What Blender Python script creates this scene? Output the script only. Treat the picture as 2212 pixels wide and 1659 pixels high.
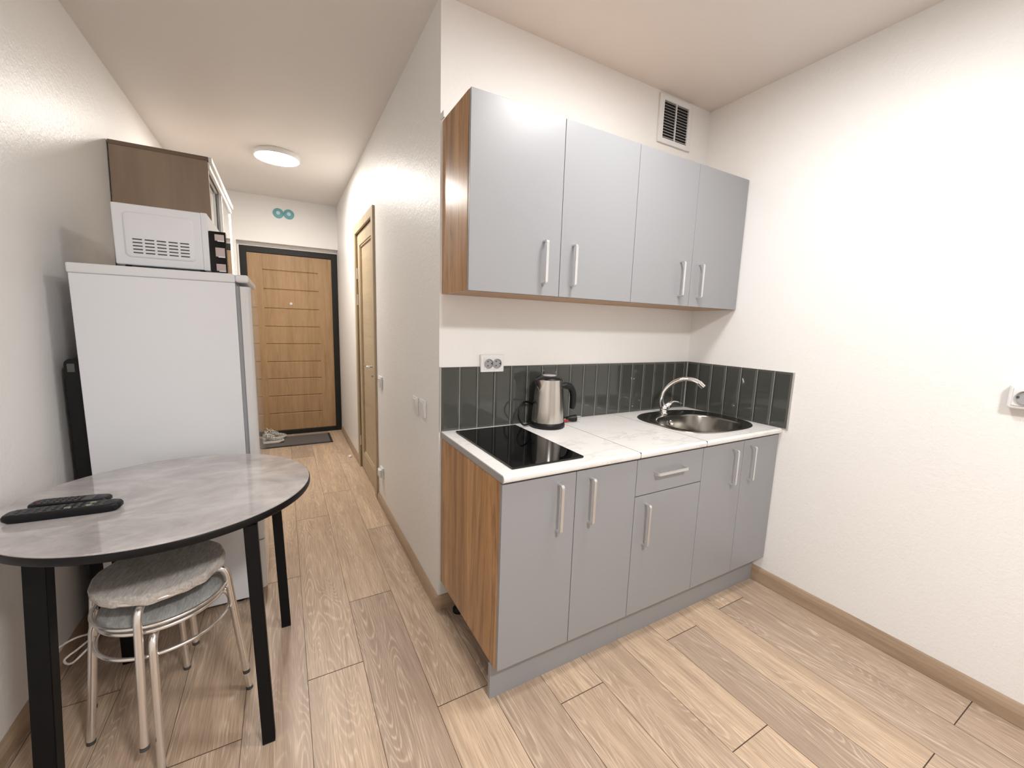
import bpy, bmesh, math, random
from mathutils import Vector, Matrix
random.seed(7)
S = bpy.context.scene
C = S.collection
for o in list(bpy.data.objects): bpy.data.objects.remove(o)

# ------------------------------------------------------------------ camera
cam = bpy.data.objects.new('camera', bpy.data.cameras.new('camera')); C.objects.link(cam)
cam.data.sensor_width = 36.0; cam.data.lens = 881.834/2212*36; cam.data.clip_start = .02
cam.location = (-0.58157, -1.67629, 1.32650)
cam.rotation_euler = (math.radians(81.75681), math.radians(-1.76962), math.radians(-29.10888))
S.camera = cam
# ------------------------------------------------------------------ world, exposure
W = bpy.data.worlds.new('world'); S.world = W; W.use_nodes = True
W.node_tree.nodes['Background'].inputs[0].default_value = (.8, .8, .85, 1)
W.node_tree.nodes['Background'].inputs[1].default_value = .02
S.view_settings.view_transform = 'Standard'; S.view_settings.look = 'None'
S.view_settings.gamma = 1; S.view_settings.use_curve_mapping = False
S.view_settings.exposure = 1.80
LAMP_STRENGTH = 18.0          # flush ceiling lamp before the kitchen
FAR_STRENGTH = 58.0           # smaller lamp further back in the room
HALL_STRENGTH = 41.0          # flush ceiling lamp of the hallway
LAMP_COLOR = (1.0, .985, .97, 1); HALL_COLOR = (1.0, .94, .87, 1)
# lamps (x, y); the fixtures are built in the lamp builder further down
ROOM_LAMPS = [(.62, -.86), (.10, -2.40)]
HALL_LAMP = (-.56, 2.13)

H = 2.562; XR = 1.607; YE = 3.456; YF = -4.6
XL0, XL1 = -1.365, -1.312     # left wall leans slightly: x at floor, x at ceiling
def xl(z): return XL0 + (XL1-XL0)*z/H

# ------------------------------------------------------------------ materials
def mat(name, col, rough=.5, metal=0, spec=.5, coat=0, emit=None, estr=0, alpha=None):
    m = bpy.data.materials.new(name); m.use_nodes = True
    b = m.node_tree.nodes['Principled BSDF']
    b.inputs['Base Color'].default_value = (*col, 1); b.inputs['Roughness'].default_value = rough
    b.inputs['Metallic'].default_value = metal; b.inputs['Specular IOR Level'].default_value = spec
    b.inputs['Coat Weight'].default_value = coat; b.inputs['Coat Roughness'].default_value = .05
    if emit: b.inputs['Emission Color'].default_value = emit; b.inputs['Emission Strength'].default_value = estr
    return m
def N(m, t, **kw):
    n = m.node_tree.nodes.new(t)
    for k, v in kw.items(): setattr(n, k, v)
    return n
def L(m, a, b): m.node_tree.links.new(a, b)
def bsdf(m): return m.node_tree.nodes['Principled BSDF']
def coords(m, scale=(1, 1, 1), which='Object'):
    t = N(m, 'ShaderNodeTexCoord'); mp = N(m, 'ShaderNodeMapping'); mp.inputs['Scale'].default_value = scale
    L(m, t.outputs[which], mp.inputs[0]); return mp.outputs[0]
def noise(m, vec, scale, detail=3, rough=.5, dist=0, dim='3D'):
    n = N(m, 'ShaderNodeTexNoise'); n.noise_dimensions = dim
    n.inputs['Scale'].default_value = scale; n.inputs['Detail'].default_value = detail
    n.inputs['Roughness'].default_value = rough; n.inputs['Distortion'].default_value = dist
    L(m, vec, n.inputs['Vector']); return n.outputs['Fac']
def ramp(m, fac, stops):
    r = N(m, 'ShaderNodeValToRGB'); e = r.color_ramp.elements
    while len(e) < len(stops): e.new(.5)
    for i, (p, c) in enumerate(stops): e[i].position = p; e[i].color = (*c, 1)
    L(m, fac, r.inputs[0]); return r.outputs[0]
def math_(m, op, a, b=None, c=None):
    n = N(m, 'ShaderNodeMath', operation=op)
    for i, v in enumerate((a, b, c)):
        if v is None: continue
        if isinstance(v, (int, float)): n.inputs[i].default_value = v
        else: L(m, v, n.inputs[i])
    return n.outputs[0]
def mixc(m, f, a, b, mode='MIX'):
    n = N(m, 'ShaderNodeMix', data_type='RGBA', blend_type=mode)
    for i, v in ((0, f), (6, a), (7, b)):
        if isinstance(v, (int, float)): n.inputs[i].default_value = v
        elif isinstance(v, tuple): n.inputs[i].default_value = (*v, 1)
        else: L(m, v, n.inputs[i])
    return n.outputs[2]
def bump(m, h, strength, dist):
    b = N(m, 'ShaderNodeBump'); b.inputs['Strength'].default_value = strength; b.inputs['Distance'].default_value = dist
    L(m, h, b.inputs['Height']); L(m, b.outputs[0], bsdf(m).inputs['Normal'])

def wall_mat(name, col, rough, bs, sc):
    m = mat(name, col, rough, spec=.35)
    v = coords(m)
    n1 = noise(m, v, sc, 2, .55, .6); n2 = noise(m, v, sc*.33, 2)
    bump(m, math_(m, 'ADD', n1, math_(m, 'MULTIPLY', n2, .8)), bs, .003)
    return m
M = {}
M['wall'] = wall_mat('wall paint', (.86, .85, .835), .42, .42, 75)
M['ceiling'] = wall_mat('ceiling paint', (.80, .765, .735), .6, .12, 120)

def floor_mat():
    m = mat('oak laminate', (.5, .4, .3), .38, spec=.45)
    uv = N(m, 'ShaderNodeUVMap', uv_map='plank'); at = N(m, 'ShaderNodeAttribute', attribute_name='tone')
    mp = N(m, 'ShaderNodeMapping'); mp.inputs['Scale'].default_value = (7.5, .95, 1); L(m, uv.outputs[0], mp.inputs[0])
    n = noise(m, mp.outputs[0], 1.0, 2.2, .42, .25, '2D')
    rings = math_(m, 'SINE', math_(m, 'MULTIPLY', n, 190))
    rings = math_(m, 'MULTIPLY_ADD', rings, .5, .5)
    mp2 = N(m, 'ShaderNodeMapping'); mp2.inputs['Scale'].default_value = (230, 7, 1); L(m, uv.outputs[0], mp2.inputs[0])
    fib = noise(m, mp2.outputs[0], 1, 3, .6, 0, '2D')
    mp3 = N(m, 'ShaderNodeMapping'); mp3.inputs['Scale'].default_value = (16, 1.1, 1); L(m, uv.outputs[0], mp3.inputs[0])
    big = noise(m, mp3.outputs[0], 1, 3, .6, .6, '2D')
    mp4 = N(m, 'ShaderNodeMapping'); mp4.inputs['Scale'].default_value = (60, 3.2, 1); L(m, uv.outputs[0], mp4.inputs[0])
    mid = noise(m, mp4.outputs[0], 1, 3, .6, .2, '2D')
    base = mixc(m, at.outputs['Fac'], (.43, .325, .25), (.68, .505, .35))
    dark = mixc(m, math_(m, 'MULTIPLY', ramp(m, big, [(.38, (1, 1, 1)), (.62, (0, 0, 0))]), .38), base, (.29, .205, .145))
    c = mixc(m, math_(m, 'MULTIPLY', ramp(m, mid, [(.3, (1, 1, 1)), (.6, (0, 0, 0))]), .25), dark, (.27, .19, .13))
    rl = math_(m, 'MULTIPLY', math_(m, 'POWER', rings, 5.0), math_(m, 'MULTIPLY_ADD', fib, 1.2, .05))
    rl = math_(m, 'MULTIPLY', rl, ramp(m, noise(m, mp3.outputs[0], .7, 1, .5, 0, '2D'), [(.33, (.08, .08, .08)), (.6, (.58, .58, .58))]))
    c = mixc(m, rl, c, (.84, .70, .55))
    c = mixc(m, math_(m, 'MULTIPLY', ramp(m, fib, [(.35, (1, 1, 1)), (.55, (0, 0, 0))]), .42), c, (.25, .175, .125))
    L(m, c, bsdf(m).inputs['Base Color'])
    L(m, math_(m, 'MULTIPLY_ADD', fib, .15, .31), bsdf(m).inputs['Roughness'])
    bump(m, fib, .12, .0006)
    return m
M['floor'] = floor_mat()
M['gap'] = mat('plank joint', (.10, .065, .045), .8)

def wood(name, c1, c2, c3, axis='Z', freq=18, rough=.4, streak=1.0, knots=True, coat=0):
    m = mat(name, c1, rough, spec=.5, coat=coat)
    st = {'Z': (1, 1, .07), 'Y': (1, .07, 1), 'X': (.07, 1, 1)}[axis]
    v = coords(m, st)
    a = noise(m, v, freq, 4, .6, .8); b = noise(m, v, freq*6, 3, .7)
    c = mixc(m, ramp(m, a, [(.33, (0, 0, 0)), (.68, (1, 1, 1))]), c1, c2)
    dk = ramp(m, noise(m, v, freq*.45, 3, .55, 2.5), [(.55, (0, 0, 0)), (.66, (1, 1, 1)), ])
    c = mixc(m, math_(m, 'MULTIPLY', dk, .55*streak), c, c3)
    if streak > 1:
        wide = noise(m, v, 5.5, 5, .6, 3.2)
        c = mixc(m, math_(m, 'MULTIPLY', ramp(m, wide, [(.50, (0, 0, 0)), (.56, (1, 1, 1)), (.62, (0, 0, 0))]), .6), c, c3)
    c = mixc(m, math_(m, 'MULTIPLY', ramp(m, b, [(.3, (1, 1, 1)), (.55, (0, 0, 0))]), .4*streak), c, c3)
    if knots:
        k = noise(m, coords(m, tuple(1 if s == 1 else .35 for s in st)), 7, 1, .5, 1)
        c = mixc(m, math_(m, 'MULTIPLY', ramp(m, k, [(.70, (0, 0, 0)), (.78, (1, 1, 1))]), .7), c, c3)
    L(m, c, bsdf(m).inputs['Base Color'])
    return m
M['wotan'] = wood('warm oak board', (.58, .32, .135), (.40, .205, .08), (.19, .088, .032), freq=13, rough=.27, streak=1.25)
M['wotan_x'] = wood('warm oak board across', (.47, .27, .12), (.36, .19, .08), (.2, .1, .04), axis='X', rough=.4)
M['skirt'] = wood('skirting wood', (.46, .34, .235), (.36, .26, .175), (.25, .17, .11), axis='Y', freq=14, knots=False)
M['skirt_x'] = wood('skirting wood across', (.46, .34, .235), (.36, .26, .175), (.25, .17, .11), axis='X', freq=14, knots=False)
M['ash'] = wood('greyish ash board', (.355, .265, .195), (.30, .22, .16), (.24, .17, .12), freq=10, rough=.45, streak=.5, knots=False)
M['entry'] = wood('entrance door oak', (.43, .275, .145), (.35, .215, .105), (.25, .145, .065), freq=22, rough=.5, streak=.9, knots=False)
M['inner_door'] = wood('hall door oak', (.50, .40, .27), (.43, .335, .22), (.30, .22, .14), axis='Z', freq=14, rough=.45, streak=.6, knots=False)
M['inner_panel'] = wood('hall door panel', (.50, .40, .27), (.43, .335, .22), (.31, .235, .15), axis='Y', freq=14, rough=.45, streak=.6, knots=False)
M['grey'] = mat('grey cabinet front', (.295, .30, .315), .36, spec=.5)
M['grey_edge'] = mat('grey edge band', (.34, .335, .335), .45)
M['carcass'] = mat('cabinet inside', (.20, .15, .11), .6)
M['alu'] = mat('satin aluminium', (.72, .72, .72), .32, metal=.85)
M['chrome'] = mat('chrome', (.86, .86, .87), .06, metal=1)
M['tube'] = mat('stool chrome tube', (.80, .775, .75), .27, metal=.9)
M['steel'] = mat('brushed steel', (.56, .535, .50), .20, metal=1)
m = M['steel']; v = coords(m, (30, 30, .6)); bump(m, noise(m, v, 60, 2), .05, .0005)
M['sinksteel'] = mat('sink steel', (.30, .285, .26), .22, metal=1)
M['black_gloss'] = mat('black glass', (.002, .002, .0025), .03, spec=.4)
M['black_plastic'] = mat('black plastic', (.006, .006, .007), .42, spec=.3)
M['black_metal'] = mat('black coated metal', (.0035, .0038, .005), .5, spec=.2)
M['black_edge'] = mat('black table edge', (.005, .005, .006), .4, spec=.25)
M['dark_frame'] = mat('dark grey door frame', (.014, .0145, .013), .5, spec=.3)
M['white_enamel'] = mat('white enamel', (.74, .76, .80), .30, spec=.5, coat=.25)
M['white_fridge_trim'] = mat('white fridge plastic', (.72, .73, .75), .3)
M['gloss_white'] = mat('glossy white door', (.66, .66, .67), .10, coat=.6)
M['gasket'] = mat('grey door gasket', (.30, .31, .33), .6)
M['white_plastic'] = mat('white plastic', (.80, .80, .80), .32)
M['soft_grey'] = mat('grey plastic', (.35, .35, .36), .5)
M['soft_joint'] = mat('dark joint', (.05, .048, .045), .6)
M['seal'] = mat('brown door seal', (.11, .08, .05), .7)
M['slot'] = mat('dark slot', (.06, .06, .06), .7)
M['dark_hole'] = mat('vent shaft', (.015, .015, .015), .9)
M['mirror'] = mat('mirror', (.85, .87, .86), .02, metal=1)
M['grout'] = mat('grout', (.42, .41, .39), .8)
M['tile'] = mat('glazed dark grey tile', (.062, .065, .058), .06, spec=.5)
m = M['tile']; v = coords(m); bump(m, noise(m, v, 14, 1), .10, .002)
M['teal'] = mat('translucent pale blue plastic', (.17, .44, .50), .12, coat=.5)
M['teal_highlight'] = mat('painted disc highlight', (.55, .75, .78), .15, coat=.5)  # paler blue paints in the highlight at the middle of each disc
M['mat_grey'] = mat('grey mat pile', (.105, .095, .09), .95)
m = M['mat_grey']; v = coords(m); nn = noise(m, v, 300, 2); L(m, ramp(m, nn, [(.3, (.07, .063, .06)), (.7, (.16, .145, .135))]), bsdf(m).inputs['Base Color']); bump(m, nn, .6, .003)
M['mat_edge'] = mat('rubber mat edge', (.02, .02, .02), .7)
M['red'] = mat('red tag', (.35, .035, .03), .5)
M['brass'] = mat('steel pins', (.8, .8, .78), .2, metal=1)
M['shoe_grey'] = mat('grey mesh shoe', (.33, .32, .27), .8)
m = M['shoe_grey']; v = coords(m); L(m, ramp(m, noise(m, v, 60, 2), [(.4, (.22, .23, .19)), (.62, (.50, .47, .42))]), bsdf(m).inputs['Base Color'])
M['shoe_pale'] = mat('pale shoe lining', (.60, .56, .52), .8)
M['sole'] = mat('white rubber sole', (.74, .72, .68), .6)
M['remote_black'] = mat('remote black', (.005, .0055, .007), .35, spec=.3)
M['button_grey'] = mat('grey rubber button', (.06, .06, .065), .5)
M['button_pale'] = mat('pale rubber button', (.25, .26, .19), .5)
M['button_red'] = mat('red rubber button', (.14, .02, .02), .5)
M['silver_print'] = mat('silver panel', (.10, .10, .095), .3)

# white marble look worktop
m = M['marble'] = mat('white marble laminate', (.80, .79, .77), .22, spec=.5)
v = coords(m, (1.0, 2.2, 1)); a = noise(m, v, 5, 6, .65, 1.2); b = noise(m, v, 1.7, 2)
vein = ramp(m, a, [(.50, (.80, .79, .77)), (.545, (.66, .63, .60)), (.59, (.80, .79, .77))])
L(m, mixc(m, ramp(m, b, [(.40, (0, 0, 0)), (.62, (1, 1, 1))]), (.80, .79, .77), vein), bsdf(m).inputs['Base Color'])
# grey cloudy stone-look table top
m = M['tabletop'] = mat('glossy grey stone laminate', (.5, .46, .45), .09, spec=.55, coat=.35)
v = coords(m, (.9, 1.5, 1)); a = noise(m, v, 4.2, 5, .60, .9); b = noise(m, v, 11, 4, .6, .6)
c = ramp(m, a, [(.30, (.34, .315, .31)), (.50, (.46, .43, .425)), (.70, (.61, .58, .575))])
c = mixc(m, math_(m, 'MULTIPLY', ramp(m, b, [(.5, (0, 0, 0)), (.68, (1, 1, 1))]), .35), c, (.62, .585, .575))
L(m, c, bsdf(m).inputs['Base Color'])
# fabric covers
def fabric(name, c1, c2):
    m = mat(name, c1, .95, spec=.1)
    v = coords(m, (1, .22, 1)); a = noise(m, v, 90, 4, .7, 1.5); b = noise(m, coords(m), 11, 2)
    L(m, mixc(m, b, ramp(m, a, [(.3, c2), (.65, c1)]), ramp(m, a, [(.4, c2), (.7, c1)])), bsdf(m).inputs['Base Color'])
    bump(m, a, .8, .004); return m
M['cover'] = fabric('off-white plush cover', (.72, .68, .64), (.46, .425, .39))
M['cover_grey'] = fabric('pale grey plush cover', (.52, .525, .51), (.33, .335, .325))
M['lamp'] = mat('lamp diffuser', (.9, .9, .9), .4, emit=LAMP_COLOR, estr=LAMP_STRENGTH)
M['far_lamp'] = mat('far lamp diffuser', (.9, .9, .9), .4, emit=LAMP_COLOR, estr=FAR_STRENGTH)
M['hall_lamp'] = mat('hall lamp diffuser', (.9, .9, .9), .4, emit=HALL_COLOR, estr=HALL_STRENGTH)

# ------------------------------------------------------------------ mesh helpers
def mesh_obj(name, bm, mats, parent=None, smooth=False, angle=None):
    """bm vertices are in world space; they are stored relative to the parent thing"""
    me = bpy.data.meshes.new(name)
    off = Vector((0, 0, 0)); p = parent
    while p: off += p.location; p = p.parent
    if parent is None:                     # origin at the base centre of the mesh
        xs = [v.co for v in bm.verts]
        org = Vector(((min(c.x for c in xs)+max(c.x for c in xs))/2, (min(c.y for c in xs)+max(c.y for c in xs))/2, min(c.z for c in xs)))
    else: org = off
    for v in bm.verts: v.co -= org
    bmesh.ops.recalc_face_normals(bm, faces=bm.faces)
    bm.to_mesh(me); bm.free()
    if not isinstance(mats, (list, tuple)): mats = [mats]
    for mm in mats: me.materials.append(mm)
    o = bpy.data.objects.new(name, me); C.objects.link(o)
    if parent: o.parent = parent
    else: o.location = org
    if smooth:
        for f in me.polygons: f.use_smooth = True
        if angle:
            try: me.set_sharp_from_angle(angle=math.radians(angle))
            except Exception: pass
    return o
def thing(name, label, cat, loc, group=None):
    o = bpy.data.objects.new(name, None); C.objects.link(o); o.location = loc
    o.empty_display_size = .05
    o['label'] = label; o['category'] = cat
    if group: o['group'] = group
    return o
def tag(o, label=None, cat=None, group=None, kind=None):
    if label: o['label'] = label
    if cat: o['category'] = cat
    if group: o['group'] = group
    if kind: o['kind'] = kind
    return o
def box(bm, x0, x1, y0, y1, z0, z1, mi=0, bev=0, seg=2):
    b2 = bmesh.new()
    vs = [b2.verts.new((x, y, z)) for x in (x0, x1) for y in (y0, y1) for z in (z0, z1)]
    for f in ((0, 1, 3, 2), (4, 6, 7, 5), (0, 4, 5, 1), (2, 3, 7, 6), (0, 2, 6, 4), (1, 5, 7, 3)): b2.faces.new([vs[i] for i in f])
    bmesh.ops.recalc_face_normals(b2, faces=b2.faces)
    if bev: bmesh.ops.bevel(b2, geom=b2.edges[:], offset=bev, segments=seg, affect='EDGES', profile=.5)
    merge(bm, b2, mi); return bm
def merge(bm, b2, mi=0):
    mp = {}
    for v in b2.verts: mp[v] = bm.verts.new(v.co)
    for f in b2.faces:
        try: g = bm.faces.new([mp[v] for v in f.verts]); g.material_index = mi; g.smooth = f.smooth
        except ValueError: pass
    b2.free()
def B(*a, **k): return box(bmesh.new(), *a, **k)
def tube(bm, pts, r, n=12, cap=True, mi=0, flat=None):
    """round (or flattened) tube along points; r may be a list"""
    pts = [Vector(p) for p in pts]; rs = r if isinstance(r, (list, tuple)) else [r]*len(pts)
    rings = []; up = None
    for i, p in enumerate(pts):
        t = (pts[min(i+1, len(pts)-1)]-pts[max(i-1, 0)]).normalized()
        if up is None:
            up = Vector((0, 0, 1)) if abs(t.z) < .9 else Vector((0, 1, 0))
        s = t.cross(up).normalized(); up = s.cross(t).normalized()
        a, b = (rs[i], rs[i]) if flat is None else (rs[i]*flat[0], rs[i]*flat[1])
        rings.append([bm.verts.new(p+s*(a*math.cos(2*math.pi*k/n))+up*(b*math.sin(2*math.pi*k/n))) for k in range(n)])
    for i in range(len(rings)-1):
        for k in range(n):
            f = bm.faces.new((rings[i][k], rings[i][(k+1) % n], rings[i+1][(k+1) % n], rings[i+1][k])); f.material_index = mi
    if cap:
        bm.faces.new(rings[0][::-1]).material_index = mi; bm.faces.new(rings[-1]).material_index = mi
    return bm
def closed_tube(bm, pts, r, n=10, mi=0):
    pts = [Vector(p) for p in pts]; K = len(pts); rings = []
    for i, p in enumerate(pts):
        t = (pts[(i+1) % K]-pts[i-1]).normalized(); s = t.cross(Vector((0, 0, 1))).normalized(); u = s.cross(t)
        rings.append([bm.verts.new(p+s*(r*math.cos(2*math.pi*k/n))+u*(r*math.sin(2*math.pi*k/n))) for k in range(n)])
    for i in range(K):
        for k in range(n):
            bm.faces.new((rings[i][k], rings[i][(k+1) % n], rings[(i+1) % K][(k+1) % n], rings[(i+1) % K][k])).material_index = mi
    return bm
def spline(pts, n=8):
    P = [Vector(p) for p in pts]; out = []
    for i in range(len(P)-1):
        p0, p1, p2, p3 = P[max(i-1, 0)], P[i], P[i+1], P[min(i+2, len(P)-1)]
        for k in range(n):
            t = k/n
            out.append(.5*((2*p1)+(-p0+p2)*t+(2*p0-5*p1+4*p2-p3)*t*t+(-p0+3*p1-3*p2+p3)*t**3))
    out.append(P[-1]); return out
def lathe(bm, prof, c, n=40, mi=0, cap=True):
    rings = [[bm.verts.new((c[0]+r*math.cos(2*math.pi*k/n), c[1]+r*math.sin(2*math.pi*k/n), c[2]+z)) for k in range(n)] for r, z in prof]
    for i in range(len(rings)-1):
        for k in range(n): bm.faces.new((rings[i][k], rings[i][(k+1) % n], rings[i+1][(k+1) % n], rings[i+1][k])).material_index = mi
    if cap:
        bm.faces.new(rings[0][::-1]).material_index = mi; bm.faces.new(rings[-1]).material_index = mi
    return bm
def loft(bm, loops, mi=0, cap0=True, cap1=True):
    rings = [[bm.verts.new(p) for p in l] for l in loops]; n = len(rings[0])
    for i in range(len(rings)-1):
        for k in range(n): bm.faces.new((rings[i][k], rings[i][(k+1) % n], rings[i+1][(k+1) % n], rings[i+1][k])).material_index = mi
    if cap0: bm.faces.new(rings[0][::-1]).material_index = mi
    if cap1: bm.faces.new(rings[-1]).material_index = mi
    return bm
def superell(cx, cy, a, b, n, z, K=64):
    out = []
    for k in range(K):
        t = 2*math.pi*k/K; c, s = math.cos(t), math.sin(t)
        out.append((cx+a*math.copysign(abs(c)**(2/n), c), cy+b*math.copysign(abs(s)**(2/n), s), z))
    return out
def xform(bm, mtx): bmesh.ops.transform(bm, matrix=mtx, verts=bm.verts); return bm

# ------------------------------------------------------------------ room shell
def build_floor():
    bm = bmesh.new(); uvl = bm.loops.layers.uv.new('plank'); tl = bm.loops.layers.float_color.new('tone')
    Wd, x00, Ln, g = .195, .0295, 1.38, .0008
    joints = {-3: -.16, -2: .226, -1: -.48, 0: -1.2, 1: -.67, 2: -.1, 3: -1.06, 4: -.637, 5: -1.37, 6: -.615, 7: -1.366, -4: .55, -5: -.3, -6: .9, -7: .1}
    tones = {(-3, 0): .50, (-3, -1): .62, (-3, 1): .7, (-2, -1): .08, (-2, 0): .72, (-2, 1): .9, (-1, 0): .50, (-1, -1): .85, (-1, 1): .9, (0, 0): .25, (0, -1): .2,
             (1, 0): .85, (1, -1): .6, (2, -1): .5, (2, 0): .5, (3, 0): .85, (3, -1): .9, (4, -1): .10, (4, 0): .8, (5, 0): .95, (5, -1): .45, (6, -1): .18, (6, 0): .8, (7, 0): .22, (7, -1): .2,
             (-4, 0): .6, (-4, -1): .25, (-5, 0): .5, (-5, -1): .35, (-6, -1): .3}
    for k in range(-8, 9):
        xa, xb = x00+k*Wd, x00+(k+1)*Wd
        xa2, xb2 = max(xa, -1.45), min(xb, 1.70)
        if xa2 >= xb2: continue
        j0 = joints.get(k, random.uniform(-1, 0))
        for q in range(-4, 4):
            ya, yb = j0+q*Ln, j0+(q+1)*Ln
            ya2, yb2 = max(ya, YF-.1), min(yb, 3.70)
            if ya2 >= yb2: continue
            tone = tones.get((k, q), random.random()); ou, ov = random.uniform(0, 50), random.uniform(0, 50)
            # long seams run a hair tighter than the end seams
            cs = [(xa2+g, ya2+.0015), (xb2-g, ya2+.0015), (xb2-g, yb2-.0015), (xa2+g, yb2-.0015)]
            f = bm.faces.new([bm.verts.new((x, y, 0)) for x, y in cs])
            for lp, (x, y) in zip(f.loops, cs):
                lp[uvl].uv = (x-xa+ou, y-ya+ov); lp[tl] = (tone, tone, tone, 1)
    f = bm.faces.new([bm.verts.new(p) for p in ((-1.45, YF-.1, -.003), (1.70, YF-.1, -.003), (1.70, 3.7, -.003), (-1.45, 3.7, -.003))]); f.material_index = 1
    box(bm, -1.45, 1.70, YF-.1, 3.7, -.06, -.0035, 1)
    return tag(mesh_obj('floor', bm, [M['floor'], M['gap']]), 'oak laminate plank floor in mixed light and greyish brown tones', kind='structure')
build_floor()
tag(mesh_obj('ceiling', B(-1.5, 1.75, YF-.1, 3.75, H, H+.1), M['ceiling']), 'smooth matt beige white ceiling', kind='structure')
bm = loft(bmesh.new(), [[(xl(0), YF, -.06), (xl(0), 3.7, -.06), (xl(0)-.12, 3.7, -.06), (xl(0)-.12, YF, -.06)],
                        [(xl(H), YF, H+.02), (xl(H), 3.7, H+.02), (xl(H)-.12, 3.7, H+.02), (xl(H)-.12, YF, H+.02)]])
tag(mesh_obj('wall_left', bm, M['wall']), 'white painted wall beside the table and fridge', kind='structure')
tag(mesh_obj('wall_right', B(XR, XR+.12, YF, .12, -.06, H+.02), M['wall']), 'plain white wall at the right of the kitchen', kind='structure')
tag(mesh_obj('wall_back', B(0, XR, 0, .12, -.06, H+.02), M['wall']), 'white wall behind the kitchen cabinets', kind='structure')
tag(mesh_obj('wall_front', B(-1.48, XR+.12, YF-.12, YF, -.06, H+.02), M['wall']), 'white wall opposite the kitchen', kind='structure')
DY0, DY1, DZ = 1.365, 2.165, 2.085           # opening of the hall door
bm = B(0, .12, .12, DY0, -.06, H+.02); box(bm, 0, .12, DY1, 3.7, -.06, H+.02); box(bm, 0, .12, DY0, DY1, DZ, H+.02)
tag(mesh_obj('wall_hall', bm, M['wall']), 'textured white hallway wall with the narrow wooden door', kind='structure')
EX0 = -.955; EZ = 2.098; YD = 3.54           # recess of the entrance door
bm = B(-1.48, EX0, YE, 3.7, -.06, H+.02); box(bm, EX0, .12, YE, 3.7, EZ, H+.02)
box(bm, EX0-.001, .001, YD+.006, 3.66, 2.063, EZ+.001); box(bm, EX0-.001, -.941, YD+.006, 3.66, -.06, 2.063)
tag(mesh_obj('wall_end', bm, M['wall']), 'white wall above and beside the entrance door', kind='structure')
bm = B(EX0-.02, .0, 3.66, 3.70, -.06, EZ+.02)
tag(mesh_obj('wall_outer', bm, M['dark_frame']), 'dark backing behind the entrance door', kind='structure')

# skirting boards
def skirt_prof(bm, p0, p1, nrm, h=.07, t=.016):
    p0, p1, nrm = Vector((*p0, 0)), Vector((*p1, 0)), Vector((*nrm, 0))
    pr = [(0, 0), (t, 0), (t, h*.55), (t*.8, h*.75), (t*.45, h*.93), (t*.2, h), (0, h)]
    loft(bm, [[tuple(p+nrm*a+Vector((0, 0, b))) for a, b in pr] for p in (p0, p1)])
    return bm
def skirt(name, segs, m, label, h=.07):
    bm = bmesh.new()
    for s in segs: skirt_prof(bm, *s, h=h)
    return tag(mesh_obj(name, bm, m), label, kind='structure')
skirt('baseboard_right', [((XR, YF), (XR, -.5), (-1, 0))], M['skirt'], 'wood skirting along the right wall', .078)
skirt('baseboard_left', [((xl(0)+.001, YF), (xl(0)+.001, YE), (1, 0))], M['skirt'], 'wood skirting along the left wall', .06)
skirt('baseboard_hall', [((0, 0), (0, DY0-.045), (-1, 0)), ((0, DY1+.04), (0, YE), (-1, 0))], M['skirt'], 'wood skirting along the hallway wall', .065)
skirt('baseboard_back', [((-.016, 0), (XR, 0), (0, -1))], M['skirt_x'], 'short wood skirting under the kitchen cabinets', .065)
skirt('baseboard_end', [((xl(0), YE), (EX0, YE), (0, -1))], M['skirt_x'], 'wood skirting beside the entrance door', .065)

# ------------------------------------------------------------------ entrance door (door_1)
d1 = thing('door_1', 'oak veneer entrance door with pressed horizontal grooves in a dark metal frame', 'door', (-.47, YD, 0)); d1['kind'] = 'structure'; del d1['category']
fx0, fx1, fz = -.94, -.002, 2.062
bm = bmesh.new()
box(bm, fx0, fx0+.062, YD, YD+.09, 0, fz, bev=.004); box(bm, fx1-.062, fx1, YD, YD+.09, 0, fz, bev=.004)
box(bm, fx0+.06, fx1-.06, YD, YD+.09, fz-.062, fz, bev=.004)
box(bm, fx0+.06, fx1-.06, YD, YD+.09, 0, .052, bev=.006)
mesh_obj('door_frame', bm, M['dark_frame'], d1)
# leaf with grooves
lx0, lx1, lz0, lz1 = fx0+.062, fx1-.062, .054, fz-.064
zs = [1.83, 1.63, 1.424, 1.228, 1.037, .838, .647, .449, .250]
yf = YD+.012
gx0, gx1 = -.742, -.205
bm = bmesh.new()
ys = lambda groove: yf+(.009 if groove else 0)
zb = [lz0]
for z in reversed(zs): zb += [z-.008, z, z+.008]
zb += [lz1]
def col(xa, xb, grooved):
    rows = []
    for i, z in enumerate(zb):
        g = grooved and i not in (0, len(zb)-1) and (i-1) % 3 == 1
        rows.append((bm.verts.new((xa, ys(g), z)), bm.verts.new((xb, ys(g), z))))
    for a, b in zip(rows, rows[1:]): bm.faces.new((a[0], a[1], b[1], b[0]))
col(lx0, gx0, False); col(gx0, gx1, True); col(gx1, lx1, False)
box(bm, lx0, lx1, yf+.0095, yf+.05, lz0, lz1)
leaf = mesh_obj('door_leaf', bm, M['entry'], d1)
bm = bmesh.new()
for xa in (-.775, -.175):
    box(bm, xa, xa+.006, yf-.0015, yf+.002, .13, 1.97)
mesh_obj('pressed_line', bm, M['entry'], leaf)
bm = tube(bmesh.new(), [(-.485, yf-.006, 1.483), (-.485, yf+.004, 1.483)], .014, 20)
mesh_obj('peephole', bm, M['alu'], leaf, True, 40)
bm = B(-.872, -.858, yf-.003, yf+.002, .99, 1.05, bev=.001); mesh_obj('lock_plate', bm, M['slot'], leaf)

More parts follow.
